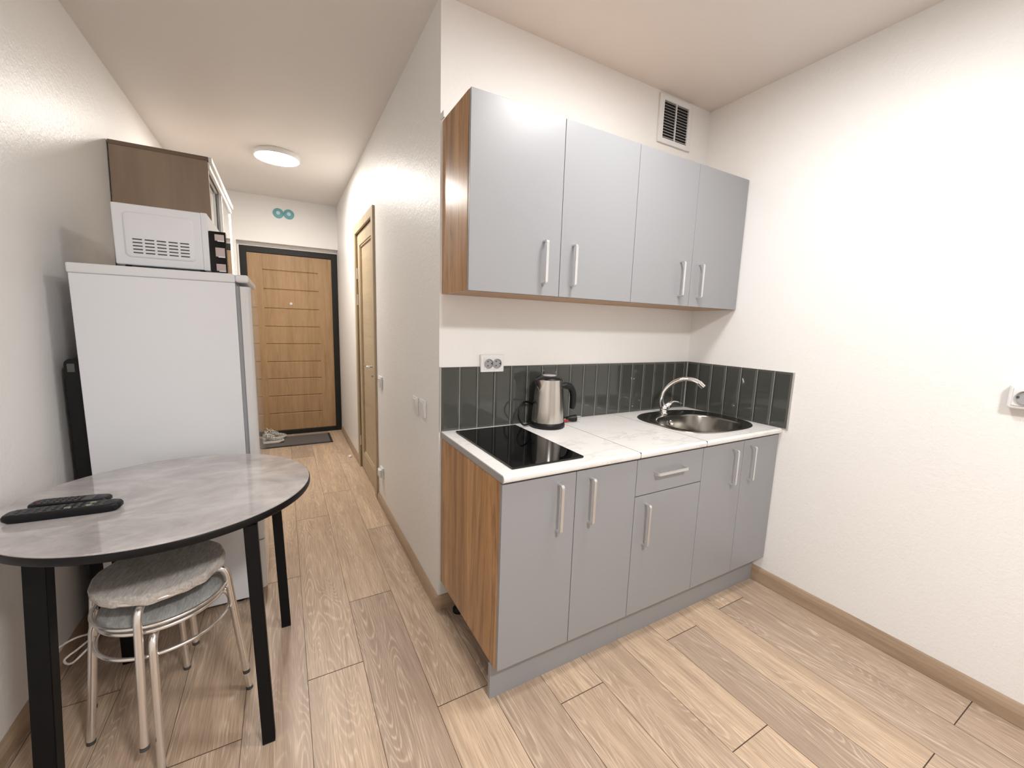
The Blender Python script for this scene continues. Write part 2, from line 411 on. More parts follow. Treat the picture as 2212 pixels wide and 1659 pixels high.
# ------------------------------------------------------------------ hall door (door_2)
d2 = thing('door_2', 'narrow pale oak panel door with steel lever in hallway', 'door', (0, (DY0+DY1)/2, 0)); d2['kind'] = 'structure'; del d2['category']
bm = bmesh.new()
cw = .065
box(bm, -.016, .001, DY0-.02, DY0-.02+cw, 0, DZ+.02, bev=.003); box(bm, -.016, .001, DY1+.02-cw, DY1+.02, 0, DZ+.02, bev=.003)
box(bm, -.016, .001, DY0-.02+cw, DY1+.02-cw, DZ+.02-cw, DZ+.02, bev=.003)
box(bm, .0, .12, DY0, DY0+.03, 0, DZ); box(bm, .0, .12, DY1-.03, DY1, 0, DZ); box(bm, .0, .12, DY0+.03, DY1-.03, DZ-.03, DZ)
mesh_obj('door_casing', bm, M['inner_door'], d2)
bm = B(.006, .04, DY0+.030, DY0+.0475, .0, DZ-.03); box(bm, .006, .04, DY1-.0475, DY1-.03, .0, DZ-.03); box(bm, .006, .04, DY0+.0475, DY1-.0475, DZ-.0475, DZ-.03)
mesh_obj('door_seal', bm, M['seal'], d2)
ly0, ly1, lzt = DY0+.048, DY1-.048, DZ-.048
bm = bmesh.new(); X0, X1 = .004, .044
st = .10
box(bm, X0, X1, ly0, ly0+st, .008, lzt, bev=.002); box(bm, X0, X1, ly1-st, ly1, .008, lzt, bev=.002)
box(bm, X0, X1, ly0+st, ly1-st, lzt-st, lzt, bev=.002); box(bm, X0, X1, ly0+st, ly1-st, .008, .16, bev=.002)
leaf = mesh_obj('door_leaf', bm, M['inner_door'], d2)
bm = B(X0+.016, X1-.006, ly0+st-.002, ly1-st+.002, .158, lzt-st+.002)
box(bm, X0+.006, X0+.016, ly0+st, ly0+st+.012, .16, lzt-st); box(bm, X0+.006, X0+.016, ly1-st-.012, ly1-st, .16, lzt-st)
box(bm, X0+.006, X0+.016, ly0+st, ly1-st, lzt-st-.012, lzt-st); box(bm, X0+.006, X0+.016, ly0+st, ly1-st, .16, .172)
mesh_obj('door_panel', bm, M['inner_panel'], leaf)
hy = ly0+.055
bm = tube(bmesh.new(), [(X0-.006, hy, .985), (X0+.001, hy, .985)], .026, 24)
tube(bm, spline([(X0-.004, hy, .985), (X0-.045, hy, .985), (X0-.052, hy+.02, .984), (X0-.05, hy+.12, .99)]), .009, 12)
tube(bm, [(X0-.005, hy, .915), (X0+.001, hy, .915)], .024, 24); tube(bm, [(X0-.02, hy, .915), (X0-.004, hy, .915)], .009, 12)
mesh_obj('door_handle', bm, M['chrome'], d2, True, 40)
bm = bmesh.new()
for z in (.25, 1.72, 1.50): tube(bm, [(-.002, ly1+.004, z-.045), (-.002, ly1+.004, z+.045)], .007, 10)
mesh_obj('hinge', bm, M['alu'], d2, True, 40)

# ------------------------------------------------------------------ kitchen
KX = .010
def handle(cx, yface, z0, z1, parent, horiz=False, mname='alu'):
    """flat bow handle standing 30 mm off the front"""
    d, w, t, r = .030, .0115, .0055, .010
    bm = bmesh.new()
    pts = [(0, 0)]+[(0-(d-r)*1.0, 0)]+[(-(d-r)-r*math.sin(a), r*(1-math.cos(a))) for a in [math.pi/2*i/5 for i in range(1, 6)]]
    Ln = z1-z0
    pts2 = pts+[(p[0], Ln-p[1]) for p in reversed(pts)]
    sec = []
    for i, (dy, dz) in enumerate(pts2):
        a = pts2[max(i-1, 0)]; b = pts2[min(i+1, len(pts2)-1)]
        ty, tz = b[0]-a[0], b[1]-a[1]; l = math.hypot(ty, tz); ny, nz = tz/l, -ty/l
        ring = []
        for sx, sn in ((-w/2, 0), (w/2, 0), (w/2, t), (-w/2, t)):
            y = yface+dy+ny*sn; z = dz+nz*sn
            ring.append((cx+sx, y, z0+z) if not horiz else (z0+z, y, cx+sx))
        sec.append(ring)
    loft(bm, sec)
    return mesh_obj('handle', bm, M[mname], parent)
def door(x0, x1, z0, z1, yface, th, parent, hspec=None, horiz=False, name='door'):
    bm = B(x0+.0012, x1-.0012, yface, yface+th, z0, z1, bev=.0012, seg=2)
    d = mesh_obj(name, bm, M['grey'], parent)
    if hspec: handle(hspec[0], yface, hspec[1], hspec[2], d, horiz)
    return d
YB, YDf = -.565, -.581      # carcass front, door front
ZB0, ZB1 = .141, .822
def base_cab(x0, x1, label, left=False):
    t = thing('base_cabinet', label, 'cabinet', ((x0+x1)/2, -.30, 0), 'base cabinets under the worktop')
    bm = bmesh.new(); w = .016
    mi = 0
    box(bm, x1-w, x1-.0003, YB, -.02, ZB0, ZB1); box(bm, x0+w, x1-w, YB, -.02, ZB0, ZB0+w)
    box(bm, x0+w, x1-w, -.024, -.02, ZB0+w, ZB1); box(bm, x0+w, x1-w, YB, YB+.08, ZB1-w, ZB1)
    if not left: box(bm, x0+.0003, x0+w, YB, -.02, ZB0, ZB1)
    mesh_obj('body', bm, M['carcass'], t)
    if left: mesh_obj('side_panel', B(x0, x0+w, YB-.0005, -.006, ZB0, ZB1, bev=.0006), M['wotan'], t)
    for xx in (x0+.07, x1-.07):
        for yy in (-.06, -.47):
            bm = lathe(bmesh.new(), [(.028, 0), (.028, .012), (.016, .022), (.016, ZB0-.01), (.03, ZB0-.001)], (xx, yy, .001), 20)
            mesh_obj('leg', bm, M['black_plastic'], t, True, 40)
    return t
zt0, zt1 = .146, .818
c = base_cab(KX, KX+.6, 'grey two-door base cabinet with oak side under the black hob', True)
door(KX, KX+.3, zt0, zt1, YDf, .016, c, (.233, .612, .788)); door(KX+.3, KX+.6, zt0, zt1, YDf, .016, c, (.376, .612, .788))
c = base_cab(KX+.6, KX+1.0, 'narrow grey base cabinet with a drawer above a single door')
door(KX+.6, KX+1.0, zt0, .663, YDf, .016, c, (.672, .452, .630))
door(KX+.6, KX+1.0, .667, zt1, YDf, .016, c, (.752, .706, .886), True, 'drawer')
c = base_cab(KX+1.0, KX+1.594, 'grey two-door base cabinet under the sink by the right wall')
door(KX+1.0, KX+1.3, zt0, zt1, YDf, .016, c, (1.228, .616, .788)); door(KX+1.3, KX+1.594, zt0, zt1, YDf, .016, c, (1.367, .616, .788))
YP = -.536
tag(mesh_obj('kick_board', B(KX-.003, .6145, YP, YP+.016, 0, .137, bev=.001), M['grey']), 'grey kick board below the hob cabinet, left piece', 'kick board', 'grey kick boards')
tag(mesh_obj('kick_board', B(.6155, XR-.017, YP+.001, YP+.017, 0, .137, bev=.001), M['grey']), 'longer grey kick board below drawer and sink cabinets', 'kick board', 'grey kick boards')

# worktops: three pieces
ZW0, ZW1 = .826, .852
def worktop(x0, x1, label, hole=None):
    bm = bmesh.new()
    pr = [(-.004, ZW0), (-.588, ZW0), (-.594, ZW0+.004), (-.5955, ZW0+.010), (-.5955, ZW1-.008), (-.593, ZW1-.003), (-.587, ZW1), (-.004, ZW1)]
    if hole is None:
        loft(bm, [[(x, y, z) for y, z in pr] for x in (x0, x1)])
    else:
        cx, cy, a, b, n = hole; K = 64
        # top and bottom faces as a ring between the rectangle and the cut-out
        inner = superell(cx, cy, a, b, n, 0, K)
        def outer(p, ymin):
            dx, dy = p[0]-cx, p[1]-cy
            t = min([((x1-cx)/dx) if dx > 1e-9 else 9e9, ((x0-cx)/dx) if dx < -1e-9 else 9e9, ((-.004-cy)/dy) if dy > 1e-9 else 9e9, ((ymin-cy)/dy) if dy < -1e-9 else 9e9])
            return (cx+dx*t, cy+dy*t)
        for z, ymin in ((ZW1, -.587), (ZW0, -.588)):
            O = [outer(p, ymin) for p in inner]
            # snap nearest points to the corners
            for cxn, cyn in ((x0, -.004), (x1, -.004), (x0, ymin), (x1, ymin)):
                i = min(range(K), key=lambda i: (O[i][0]-cxn)**2+(O[i][1]-cyn)**2); O[i] = (cxn, cyn)
            vi = [bm.verts.new((p[0], p[1], z)) for p in inner]; vo = [bm.verts.new((p[0], p[1], z)) for p in O]
            for k in range(K): bm.faces.new((vi[k], vi[(k+1) % K], vo[(k+1) % K], vo[k]))
            if z == ZW1: top = vi
            else:
                for k in range(K): bm.faces.new((vi[k], vi[(k+1) % K], top[(k+1) % K], top[k]))
        for xx in (x0, x1): bm.faces.new([bm.verts.new((xx, y, z)) for y, z in pr])
        q = pr[1:7]
        for (ya, za), (yb, zb_) in zip(q, q[1:]): bm.faces.new([bm.verts.new(p) for p in ((x0, ya, za), (x1, ya, za), (x1, yb, zb_), (x0, yb, zb_))])
        bm.faces.new([bm.verts.new(p) for p in ((x0, -.004, ZW0), (x1, -.004, ZW0), (x1, -.004, ZW1), (x0, -.004, ZW1))])
    t = tag(mesh_obj('worktop', bm, M['marble']), label, 'worktop', 'white marble look worktop pieces')
    return t
w = worktop(KX-.001, KX+.5988, 'white marbled worktop piece carrying the black hob and kettle')
bm = B(KX-.0035, KX-.0012, -.592, -.005, ZW0+.0005, ZW1-.0015); 
eb = bpy.data.objects  # edge strip is a part of the first worktop piece
o = mesh_obj('edge_strip', bm, M['grey_edge']); o.parent = w; o.location = o.location-w.location
wj = worktop(KX+.6012, KX+.9988, 'plain white marbled worktop piece between hob and sink')
for xj in (KX+.5988, KX+.9988):
    o = mesh_obj('joint_strip', B(xj+.0001, xj+.0023, -.5955, -.010, ZW0+.001, ZW1+.0002), M['soft_joint']); o.parent = wj; o.location = o.location-wj.location
SK = (1.31, -.297, .28, .233, 3.0)
worktop(KX+1.0012, XR-.010, 'white marbled worktop piece holding the steel sink', (SK[0], SK[1], SK[2]-.014, SK[3]-.014, 3.0))

# backsplash tiles
bm = bmesh.new(); ZT = 1.137
box(bm, .006, XR-.002, -.006, -.0005, ZW1+.001, ZT-.001, 1)
box(bm, XR-.006, XR-.0005, -.612, -.002, ZW1+.001, ZT-.001, 1)
box(bm, .0005, .0065, -.0085, -.0002, ZW1+.001, ZT, 1)
box(bm, XR-.0085, XR-.0005, -.6175, -.612, ZW1-.006, ZT, 1)
def tile(bm, a0, a1, side):
    b2 = bmesh.new(); h0, h1, bw, th, z0, z1 = .003, .0105, .010, 0, ZW1+.002, ZT-.0015
    def P(a, z, d): return (a, -d, z) if not side else (XR-d, a, z)
    loops = [[P(a0, z0, h0), P(a1, z0, h0), P(a1, z1, h0), P(a0, z1, h0)],
             [P(a0, z0, .0065), P(a1, z0, .0065), P(a1, z1, .0065), P(a0, z1, .0065)],
             [P(a0+bw, z0+bw, h1), P(a1-bw, z0+bw, h1), P(a1-bw, z1-bw, h1), P(a0+bw, z1-bw, h1)]]
    loft(b2, loops); merge(bm, b2, 0)
x = .0065+.0015; first = True
edges = [.0065, .093]+[.093+.0869*i for i in range(1, 18)]
for a0, a1 in zip(edges, edges[1:]):
    if a1 < XR-.012: tile(bm, a0+.001, a1-.0015, False); last = a1
tile(bm, last+.001, XR-.011, False)
e2 = [-.0875*i-.0015 for i in range(0, 8)]
e2[0] = -.011
for a1, a0 in zip(e2, e2[1:]): tile(bm, a0+.0015, a1-.001, True)
tag(mesh_obj('tile_backsplash', bm, [M['tile'], M['grout']]), 'dark grey glossy tiles in a low band along the wall above the worktop', 'backsplash')

# upper cabinets
UZ0, UZ1, UYf = 1.445, 2.12, -.279
def upper(x0, x1, label, split, handles):
    t = thing('wall_cabinet', label, 'cabinet', ((x0+x1)/2, -.14, UZ0), 'grey wall cabinets')
    bm = bmesh.new(); w = .016; yb = UYf+.0165
    box(bm, x0, x0+w, yb, -.002, UZ0, UZ1, bev=.0004); box(bm, x1-w, x1, yb, -.002, UZ0, UZ1); 
    box(bm, x0+w, x1-w, yb, -.002, UZ1-w, UZ1)
    box(bm, x0+w, x1-w, -.006, -.002, UZ0+w, UZ1-w)
    mesh_obj('body', bm, M['wotan'], t)
    mesh_obj('bottom_board', B(x0+w, x1-w, yb, -.002, UZ0, UZ0+w), M['wotan_x'], t)
    door(x0, split, UZ0+.001, UZ1, UYf, .016, t, (handles[0], 1.490, 1.657)); door(split, x1, UZ0+.001, UZ1, UYf, .016, t, (handles[1], 1.490, 1.657))
    return t
upper(KX, KX+.8, 'grey wall cabinet with oak side, left one above the hob', KX+.4, (.329, .471))
c2 = upper(KX+.8, KX+1.592, 'grey wall cabinet next to right wall, above the sink', KX+1.197, (1.125, 1.266))
tag(mesh_obj('hanger_bracket', B(.0015, .009, -.03, -.002, 2.12, 2.145, bev=.001), M['white_plastic']), 'tiny white hanging bracket at top back of the left wall cabinet', 'bracket')

# hob
hob = thing('induction_hob', 'black glass built-in hob at the left end of worktop', 'hob', (.21, -.3, ZW1))
mesh_obj('glass_plate', B(.062, .362, -.552, -.045, ZW1+.002, ZW1+.008, bev=.001), M['black_gloss'], hob)
mesh_obj('rim', B(.064, .360, -.550, -.047, ZW1+.0002, ZW1+.0022), M['black_plastic'], hob)

# sink
sink = thing('kitchen_sink', 'stainless steel inset sink with rounded bowl near the right wall', 'sink', (SK[0], SK[1], ZW1))
cx, cy, a, b, n = SK; K = 72
bcx, bcy, ba, bb = 1.305, -.335, .212, .168
L_ = [superell(cx, cy, a, b, n, ZW1+.0005, K), superell(cx, cy, a-.003, b-.003, n, ZW1+.0045, K), superell(cx, cy, a-.010, b-.010, n, ZW1+.005, K),
      superell(cx, cy, a-.016, b-.016, n, ZW1+.0015, K), superell(cx, cy, a-.022, b-.022, n, ZW1+.0008, K),
      superell(bcx, bcy, ba+.012, bb+.012, 2.7, ZW1+.0008, K), superell(bcx, bcy, ba+.004, bb+.004, 2.7, ZW1-.002, K), superell(bcx, bcy, ba, bb, 2.7, ZW1-.010, K),
      superell(bcx, bcy, ba-.012, bb-.012, 2.8, ZW1-.10, K), superell(bcx, bcy, ba-.022, bb-.022, 2.8, ZW1-.135, K), superell(bcx, bcy, ba-.05, bb-.05, 2.6, ZW1-.15, K),
      superell(bcx, bcy, .04, .04, 2, ZW1-.153, K)]
bm = loft(bmesh.new(), L_, cap0=False)
mesh_obj('bowl', bm, M['sinksteel'], sink, True, 50)
bm = lathe(bmesh.new(), [(.040, .002), (.034, .003), (.030, 0), (.008, .0005)], (bcx, bcy, ZW1-.153), 32)
mesh_obj('drain', bm, M['chrome'], sink, True, 40)
bm = tube(bmesh.new(), [(bcx-.02, bcy+bb-.006, ZW1-.035), (bcx-.02, bcy+bb-.016, ZW1-.036)], .014, 20)
mesh_obj('overflow', bm, M['chrome'], sink, True, 40)
# tap
tx, ty = 1.283, -.122; tz = ZW1+.001
tap = thing('kitchen_tap', 'chrome swan-neck mixer tap standing at the sink', 'tap', (tx, ty, tz))
bm = lathe(bmesh.new(), [(.026, 0), (.026, .006), (.021, .010), (.020, .030), (.021, .045), (.016, .052)], (tx, ty, tz), 28)
tube(bm, spline([(tx, ty, tz+.03), (tx+.012, ty-.008, tz+.045), (tx+.03, ty-.014, tz+.058)]), [.018]*16+[.016], 20)
mesh_obj('base', bm, M['chrome'], tap, True, 50)
pts = spline([(tx-.006, ty, tz+.035), (tx-.022, ty+.004, tz+.085), (tx-.014, ty-.004, tz+.135), (tx+.018, ty-.030, tz+.182), (tx+.062, ty-.068, tz+.207), (tx+.108, ty-.108, tz+.201), (tx+.134, ty-.136, tz+.172)])
mesh_obj('spout', tube(bmesh.new(), pts, .0115, 20), M['chrome'], tap, True, 60)
d = (pts[-1]-pts[-3]).normalized()
mesh_obj('aerator', tube(bmesh.new(), [pts[-1]-d*.03, pts[-1]+d*.004], .0145, 20), M['chrome'], tap, True, 40)
bm = tube(bmesh.new(), spline([(tx+.018, ty-.010, tz+.050), (tx+.036, ty-.016, tz+.068), (tx+.066, ty-.026, tz+.072), (tx+.10, ty-.036, tz+.062)]), [.017, .018, .019, .019, .019, .018, .017, .016, .015, .014, .013, .012, .011, .010, .009, .009, .008, .008, .008, .008, .007, .007, .007, .007, .006], 16, flat=(1, .6))
mesh_obj('lever', bm, M['chrome'], tap, True, 60)

# kettle
kx, ky = .507, -.098; kz = ZW1
ket = thing('electric_kettle', 'brushed steel electric kettle with black lid, handle and base', 'kettle', (kx, ky, kz))
bm = lathe(bmesh.new(), [(.080, 0), (.083, .004), (.083, .016), (.080, .024), (.078, .027)], (kx, ky, kz), 48)
mesh_obj('base', bm, M['black_plastic'], ket, True, 40)
def kring(z, r, spout=0):
    out = []
    for k in range(64):
        t = 2*math.pi*k/64; c, s = math.cos(t), math.sin(t)
        ang = math.atan2(s, c)-math.radians(190); ang = (ang+math.pi) % (2*math.pi)-math.pi
        rr = r+spout*max(0, 1-abs(ang)/.42)
        out.append((kx+rr*c, ky+rr*s, kz+z))
    return out
bm = loft(bmesh.new(), [kring(.026, .077), (kring(.06, .0755)), kring(.12, .0715), kring(.17, .0675, .0), kring(.19, .0655, .008), kring(.212, .0635, .024), kring(.228, .0625, .034)])
mesh_obj('jug', bm, M['steel'], ket, True, 35)
bm = loft(bmesh.new(), [kring(.2275, .0632, .0355), kring(.233, .060, .024), kring(.240, .050, .004), kring(.244, .036)])
mesh_obj('lid', bm, M['black_plastic'], ket, True, 50)
mesh_obj('lid_cap', lathe(bmesh.new(), [(.033, .2435), (.033, .246), (.029, .248)], (kx, ky, kz), 40), M['alu'], ket, True, 40)
hd = Vector((math.cos(math.radians(-8)), math.sin(math.radians(-8)), 0))
def hp(r, z): return Vector((kx, ky, kz+z))+hd*r
bm = tube(bmesh.new(), spline([hp(.055, .185), hp(.085, .195), hp(.115, .186), hp(.131, .155), hp(.134, .115), hp(.131, .078)]), [.014]*8+[.018]*10+[.017]*10+[.016]*9+[.014]*3+[.009], 14, flat=(1, .9))
mesh_obj('handle', bm, M['black_plastic'], ket, True, 60)
bm = tube(bmesh.new(), [hp(.064, .19), hp(.070, .12), hp(.078, .028)], [.010, .009, .009], 10, flat=(1.3, .8))
mesh_obj('back_strip', bm, M['black_plastic'], ket, True, 60)
bm = tube(bmesh.new(), spline([(kx-.072, ky+.03, kz+.018), (kx-.12, ky+.020, kz+.012), (kx-.150, ky+.018, kz+.055), (kx-.135, ky+.028, kz+.10), (kx-.095, ky+.052, kz+.115), (kx-.03, ky+.076, kz+.09), (kx+.04, ky+.072, kz+.05), (kx+.10, ky+.055, kz+.03), (kx+.15, ky+.03, kz+.018)]), .0046, 10)
mesh_obj('cord', bm, M['black_plastic'], ket, True, 60)
bm = bmesh.new(); tube(bm, [(kx+.135, ky+.03, kz+.019), (kx+.165, ky+.022, kz+.019), (kx+.185, ky+.016, kz+.020)], [.008, .016, .017], 16)
pl = mesh_obj('plug', bm, M['black_plastic'], ket, True, 40)
bm = bmesh.new()
for dz in (.010, -.008): tube(bm, [(kx+.184, ky+.010, kz+.020+dz), (kx+.203, ky+.004, kz+.020+dz)], .0024, 8)
mesh_obj('pin', bm, M['brass'], pl)
mesh_obj('red_tag', B(kx+.093, kx+.140, ky+.018, ky+.021, kz+.004, kz+.017), M['red'], ket)

# vent grille
vt = thing('vent_grille', 'white slatted ventilation grille high on the wall above cabinets', 'vent', (1.32, 0, 2.312))
vx0, vx1, vz0, vz1 = 1.192, 1.446, 2.312, 2.548
bm = bmesh.new(); f = .032
box(bm, vx0, vx0+f, -.012, -.0005, vz0, vz1, bev=.002); box(bm, vx1-f, vx1, -.012, -.0005, vz0, vz1, bev=.002)
box(bm, vx0+f, vx1-f, -.012, -.0005, vz0, vz0+f*.8, bev=.002); box(bm, vx0+f, vx1-f, -.012, -.0005, vz1-f*.8, vz1, bev=.002)
box(bm, (vx0+vx1)/2-.003, (vx0+vx1)/2+.003, -.010, -.001, vz0+f*.8, vz1-f*.8)
mesh_obj('frame', bm, M['white_plastic'], vt)
mesh_obj('shaft', B(vx0+f-.002, vx1-f+.002, -.0022, -.0005, vz0+.02, vz1-.02), M['dark_hole'], vt)
bm = bmesh.new(); nsl = 13; zz0, zz1 = vz0+f*.8, vz1-f*.8
for i in range(nsl):
    zc = zz0+(i+.5)*(zz1-zz0)/nsl; s = (zz1-zz0)/nsl
    b2 = bmesh.new(); loft(b2, [[(x, -.0105, zc-s*.10), (x, -.0115, zc-s*.26), (x, -.0035, zc+s*.22), (x, -.0025, zc+s*.30)] for x in (vx0+f-.001, vx1-f+.001)]); merge(bm, b2)
mesh_obj('slats', bm, M['white_plastic'], vt)

# sockets and switches
def socket_holes(c, ax, nrm, parent, r=.0195):
    """round euro socket well: ring, recessed disc and two holes"""
    c = Vector(c); nrm = Vector(nrm); ax = Vector(ax); up = Vector((0, 0, 1))
    bm = bmesh.new(); K = 32
    def ring(rr, d): return [tuple(c+nrm*d+ax*(rr*math.cos(2*math.pi*k/K))+up*(rr*math.sin(2*math.pi*k/K))) for k in range(K)]
    loft(bm, [ring(r+.002, .0), ring(r+.002, .0015), ring(r, .0015), ring(r-.001, -.004), ring(.001, -.004)], cap0=False)
    w = mesh_obj('socket_well', bm, M['soft_grey'], parent, True, 40)
    for s in (-1, 1):
        b = bmesh.new(); p = c+ax*0+up*(s*.0095)-ax*.004
        tube(b, [tuple(p-nrm*.0045), tuple(p-nrm*.0028)], .003, 12); mesh_obj('hole', b, M['slot'], w)
    b = bmesh.new(); p = c+ax*(r-.004)
    tube(b, [tuple(p-nrm*.0042), tuple(p-nrm*.001)], .0035, 8); mesh_obj('earth_clip', b, M['slot'], w)
so = thing('double_socket', 'white double power socket on the wall left of the kettle, over tile edge', 'socket', (.247, 0, 1.111))
mesh_obj('frame', B(.189, .305, -.0185, -.0005, 1.111, 1.190, bev=.003), M['white_plastic'], so)
mesh_obj('insert', B(.203, .291, -.0205, -.017, 1.123, 1.178, bev=.001), M['white_plastic'], so)
for dx in (-.021, .021): socket_holes((.247+dx, -.0250, 1.150), (1, 0, 0), (0, -1, 0), so)
so2 = thing('wall_socket', 'white power socket on the right wall at the photo edge', 'socket', (XR, -1.343, 1.099))
mesh_obj('frame', B(XR-.034, XR-.0005, -1.384, -1.302, 1.098, 1.180, bev=.007), M['white_plastic'], so2)
mesh_obj('insert', B(XR-.037, XR-.03, -1.374, -1.312, 1.108, 1.170, bev=.003), M['white_plastic'], so2)
socket_holes((XR-.0425, -1.343, 1.139), (0, 1, 0), (-1, 0, 0), so2, .021)
def switch(y, z, label, group=None, rock=2):
    t = thing('light_switch', label, 'switch', (0, y, z-.04), group)
    mesh_obj('frame', B(-.009, -.0003, y-.041, y+.041, z-.041, z+.041, bev=.002), M['white_plastic'], t)
    for i in range(rock):
        w_ = .062/rock; ya = y-.031+i*w_
        bm = bmesh.new(); loft(bm, [[(-.0085, yy, z-.031), (-.0098, yy, z-.031), (-.0125, yy, z+.031), (-.0085, yy, z+.031)] for yy in (ya+.001, ya+w_-.001)])
        mesh_obj('rocker', bm, M['white_plastic'], t)
    return t
switch(.350, .908, 'white two-rocker switch on hallway wall, the one farther from the kitchen corner', 'white switches on the hallway wall')
switch(.222, .914, 'white two-rocker switch on hallway wall, right beside the kitchen corner', 'white switches on the hallway wall')
t = thing('light_switch', 'white single switch beside the hall door casing', 'switch', (0, 1.20, .86), 'white switches on the hallway wall')
mesh_obj('frame', B(-.012, -.0003, 1.158, 1.240, .865, .947, bev=.004), M['white_plastic'], t)
bm = bmesh.new(); loft(bm, [[(-.0115, yy, .877), (-.014, yy, .877), (-.020, yy, .935), (-.0115, yy, .935)] for yy in (1.170, 1.228)])
mesh_obj('rocker', bm, M['white_plastic'], t)
t = thing('wall_socket', 'low white socket on the hallway wall near the floor beside hall door', 'socket', (0, 1.2, .21))
mesh_obj('frame', B(-.012, -.0003, 1.158, 1.240, .215, .297, bev=.004), M['white_plastic'], t)
mesh_obj('insert', B(-.030, -.011, 1.168, 1.230, .228, .285, bev=.006), M['white_plastic'], t)

# door stop
tag(mesh_obj('door_stop', lathe(bmesh.new(), [(.016, 0), (.018, .006), (.014, .018), (.008, .022)], (-.058, 2.43, .001), 20), M['white_plastic'], None, True, 40), 'small white door stop on the hallway floor by the skirting', 'door stop')

# suction hooks above the entrance door
t = thing('suction_hook', 'pair of joined pale blue glossy suction discs above the entrance door', 'hook', (-.52, YE, 2.40))
for cxh, czh in ((-.568, 2.407), (-.470, 2.409)):
    bm = bmesh.new(); K = 36
    def ring(r, d): return [(cxh+r*math.cos(2*math.pi*k/K), YE-d, czh+r*math.sin(2*math.pi*k/K)) for k in range(K)]
    loft(bm, [ring(.050, .001), ring(.050, .006), ring(.042, .013), ring(.034, .014), ring(.026, .020), ring(.016, .028), ring(.006, .031)])
    ds_ = mesh_obj('disc', bm, M['teal'], t, True, 30)
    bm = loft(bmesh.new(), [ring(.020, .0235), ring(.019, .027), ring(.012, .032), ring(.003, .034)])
    mesh_obj('centre_highlight', bm, M['teal_highlight'], ds_, True, 50)  # raised pale middle stands in for the glossy highlight

# ------------------------------------------------------------------ lamps
def ceiling_lamp(x, y, label, m, r=.157, h=.038):
    t = thing('ceiling_lamp', label, 'lamp', (x, y, H-h), 'round flush ceiling lamps')
    mesh_obj('housing', lathe(bmesh.new(), [(r-.010, .002), (r-.006, 0), (r-.002, .002), (r, .006), (r, h-.006), (r-.004, h-.0005)], (x, y, H-h), 64), M['white_plastic'], t, True, 40)
    mesh_obj('diffuser', lathe(bmesh.new(), [(.02, -.006), (r*.5, -.005), (r*.8, -.002), (r-.010, .0015)], (x, y, H-h), 64), m, t, True, 60)
ceiling_lamp(*HALL_LAMP, 'round white ceiling lamp glowing in the hallway', M['hall_lamp'])
for i, p in enumerate(ROOM_LAMPS): ceiling_lamp(*p, ('round white ceiling lamp in front of the kitchen cabinets', 'round white ceiling lamp further back in the living room')[i], (M['lamp'], M['far_lamp'])[i], (.19, .18)[i])
# ------------------------------------------------------------------ fridge
FX0, FXb, FXf, FY0, FY1, FZ = -1.253, -.748, -.695, .437, .985, 1.502
fr = thing('refrigerator', 'tall white refrigerator with its plain side towards the table', 'refrigerator', ((FX0+FXf)/2, (FY0+FY1)/2, 0))
mesh_obj('cabinet', B(FX0, FXb, FY0, FY1, .022, FZ-.036, bev=.003), M['white_enamel'], fr)
bm = bmesh.new(); box(bm, FX0-.003, FXb+.001, FY0-.004, FY1+.004, FZ-.036, FZ, bev=.005)
box(bm, FXb, FXf-.004, FY0-.004, FY1+.004, FZ-.034, FZ-.002, bev=.010, seg=4)
mesh_obj('top', bm, M['white_fridge_trim'], fr)
mesh_obj('gasket', B(FXb+.0005, FXb+.016, FY0+.008, FY1-.008, .05, FZ-.050), M['gasket'], fr)
def rdoor(z0, z1):
    pr = [(FXb+.016, FY0+.001)]
    for i in range(7):
        a = math.pi/2*i/6; pr.append((FXf-.022+.022*math.sin(a), FY0+.001+.022*(1-math.cos(a))))
    for i in range(7):
        a = math.pi/2*i/6; pr.append((FXf-.022+.022*math.cos(a), FY1-.023+.022*math.sin(a)))
    pr.append((FXb+.016, FY1-.001))
    bm = loft(bmesh.new(), [[(x, y, z) for x, y in pr] for z in (z0, z1)])
    return mesh_obj('door', bm, M['gloss_white'], fr, True, 40)
rdoor(.30, FZ-.050); rdoor(.055, .294)
mesh_obj('plinth', B(FXb-.03, FXb+.012, FY0+.012, FY1-.012, .012, .05), M['gasket'], fr)
for xx in (FX0+.04, FXb-.06):
    for yy in (FY0+.04, FY1-.04):
        mesh_obj('foot', lathe(bmesh.new(), [(.018, 0), (.018, .012), (.01, .014), (.01, .024)], (xx, yy, .0), 16), M['black_plastic'], fr, True, 40)

# microwave on the fridge
MX0, MX1, MY0, MY1, MZ0, MZ1 = -1.135, -.836, .505, .925, FZ+.013, 1.745
mw = thing('microwave', 'white microwave oven standing on top of the refrigerator', 'microwave', ((MX0+MX1)/2, (MY0+MY1)/2, FZ))
bm = B(MX0, MX1-.022, MY0, MY1, MZ0, MZ1, bev=.004); box(bm, MX1-.0235, MX1, MY0-.002, MY1+.002, MZ0-.002, MZ1+.001, bev=.004)
mesh_obj('housing', bm, M['white_enamel'], mw)
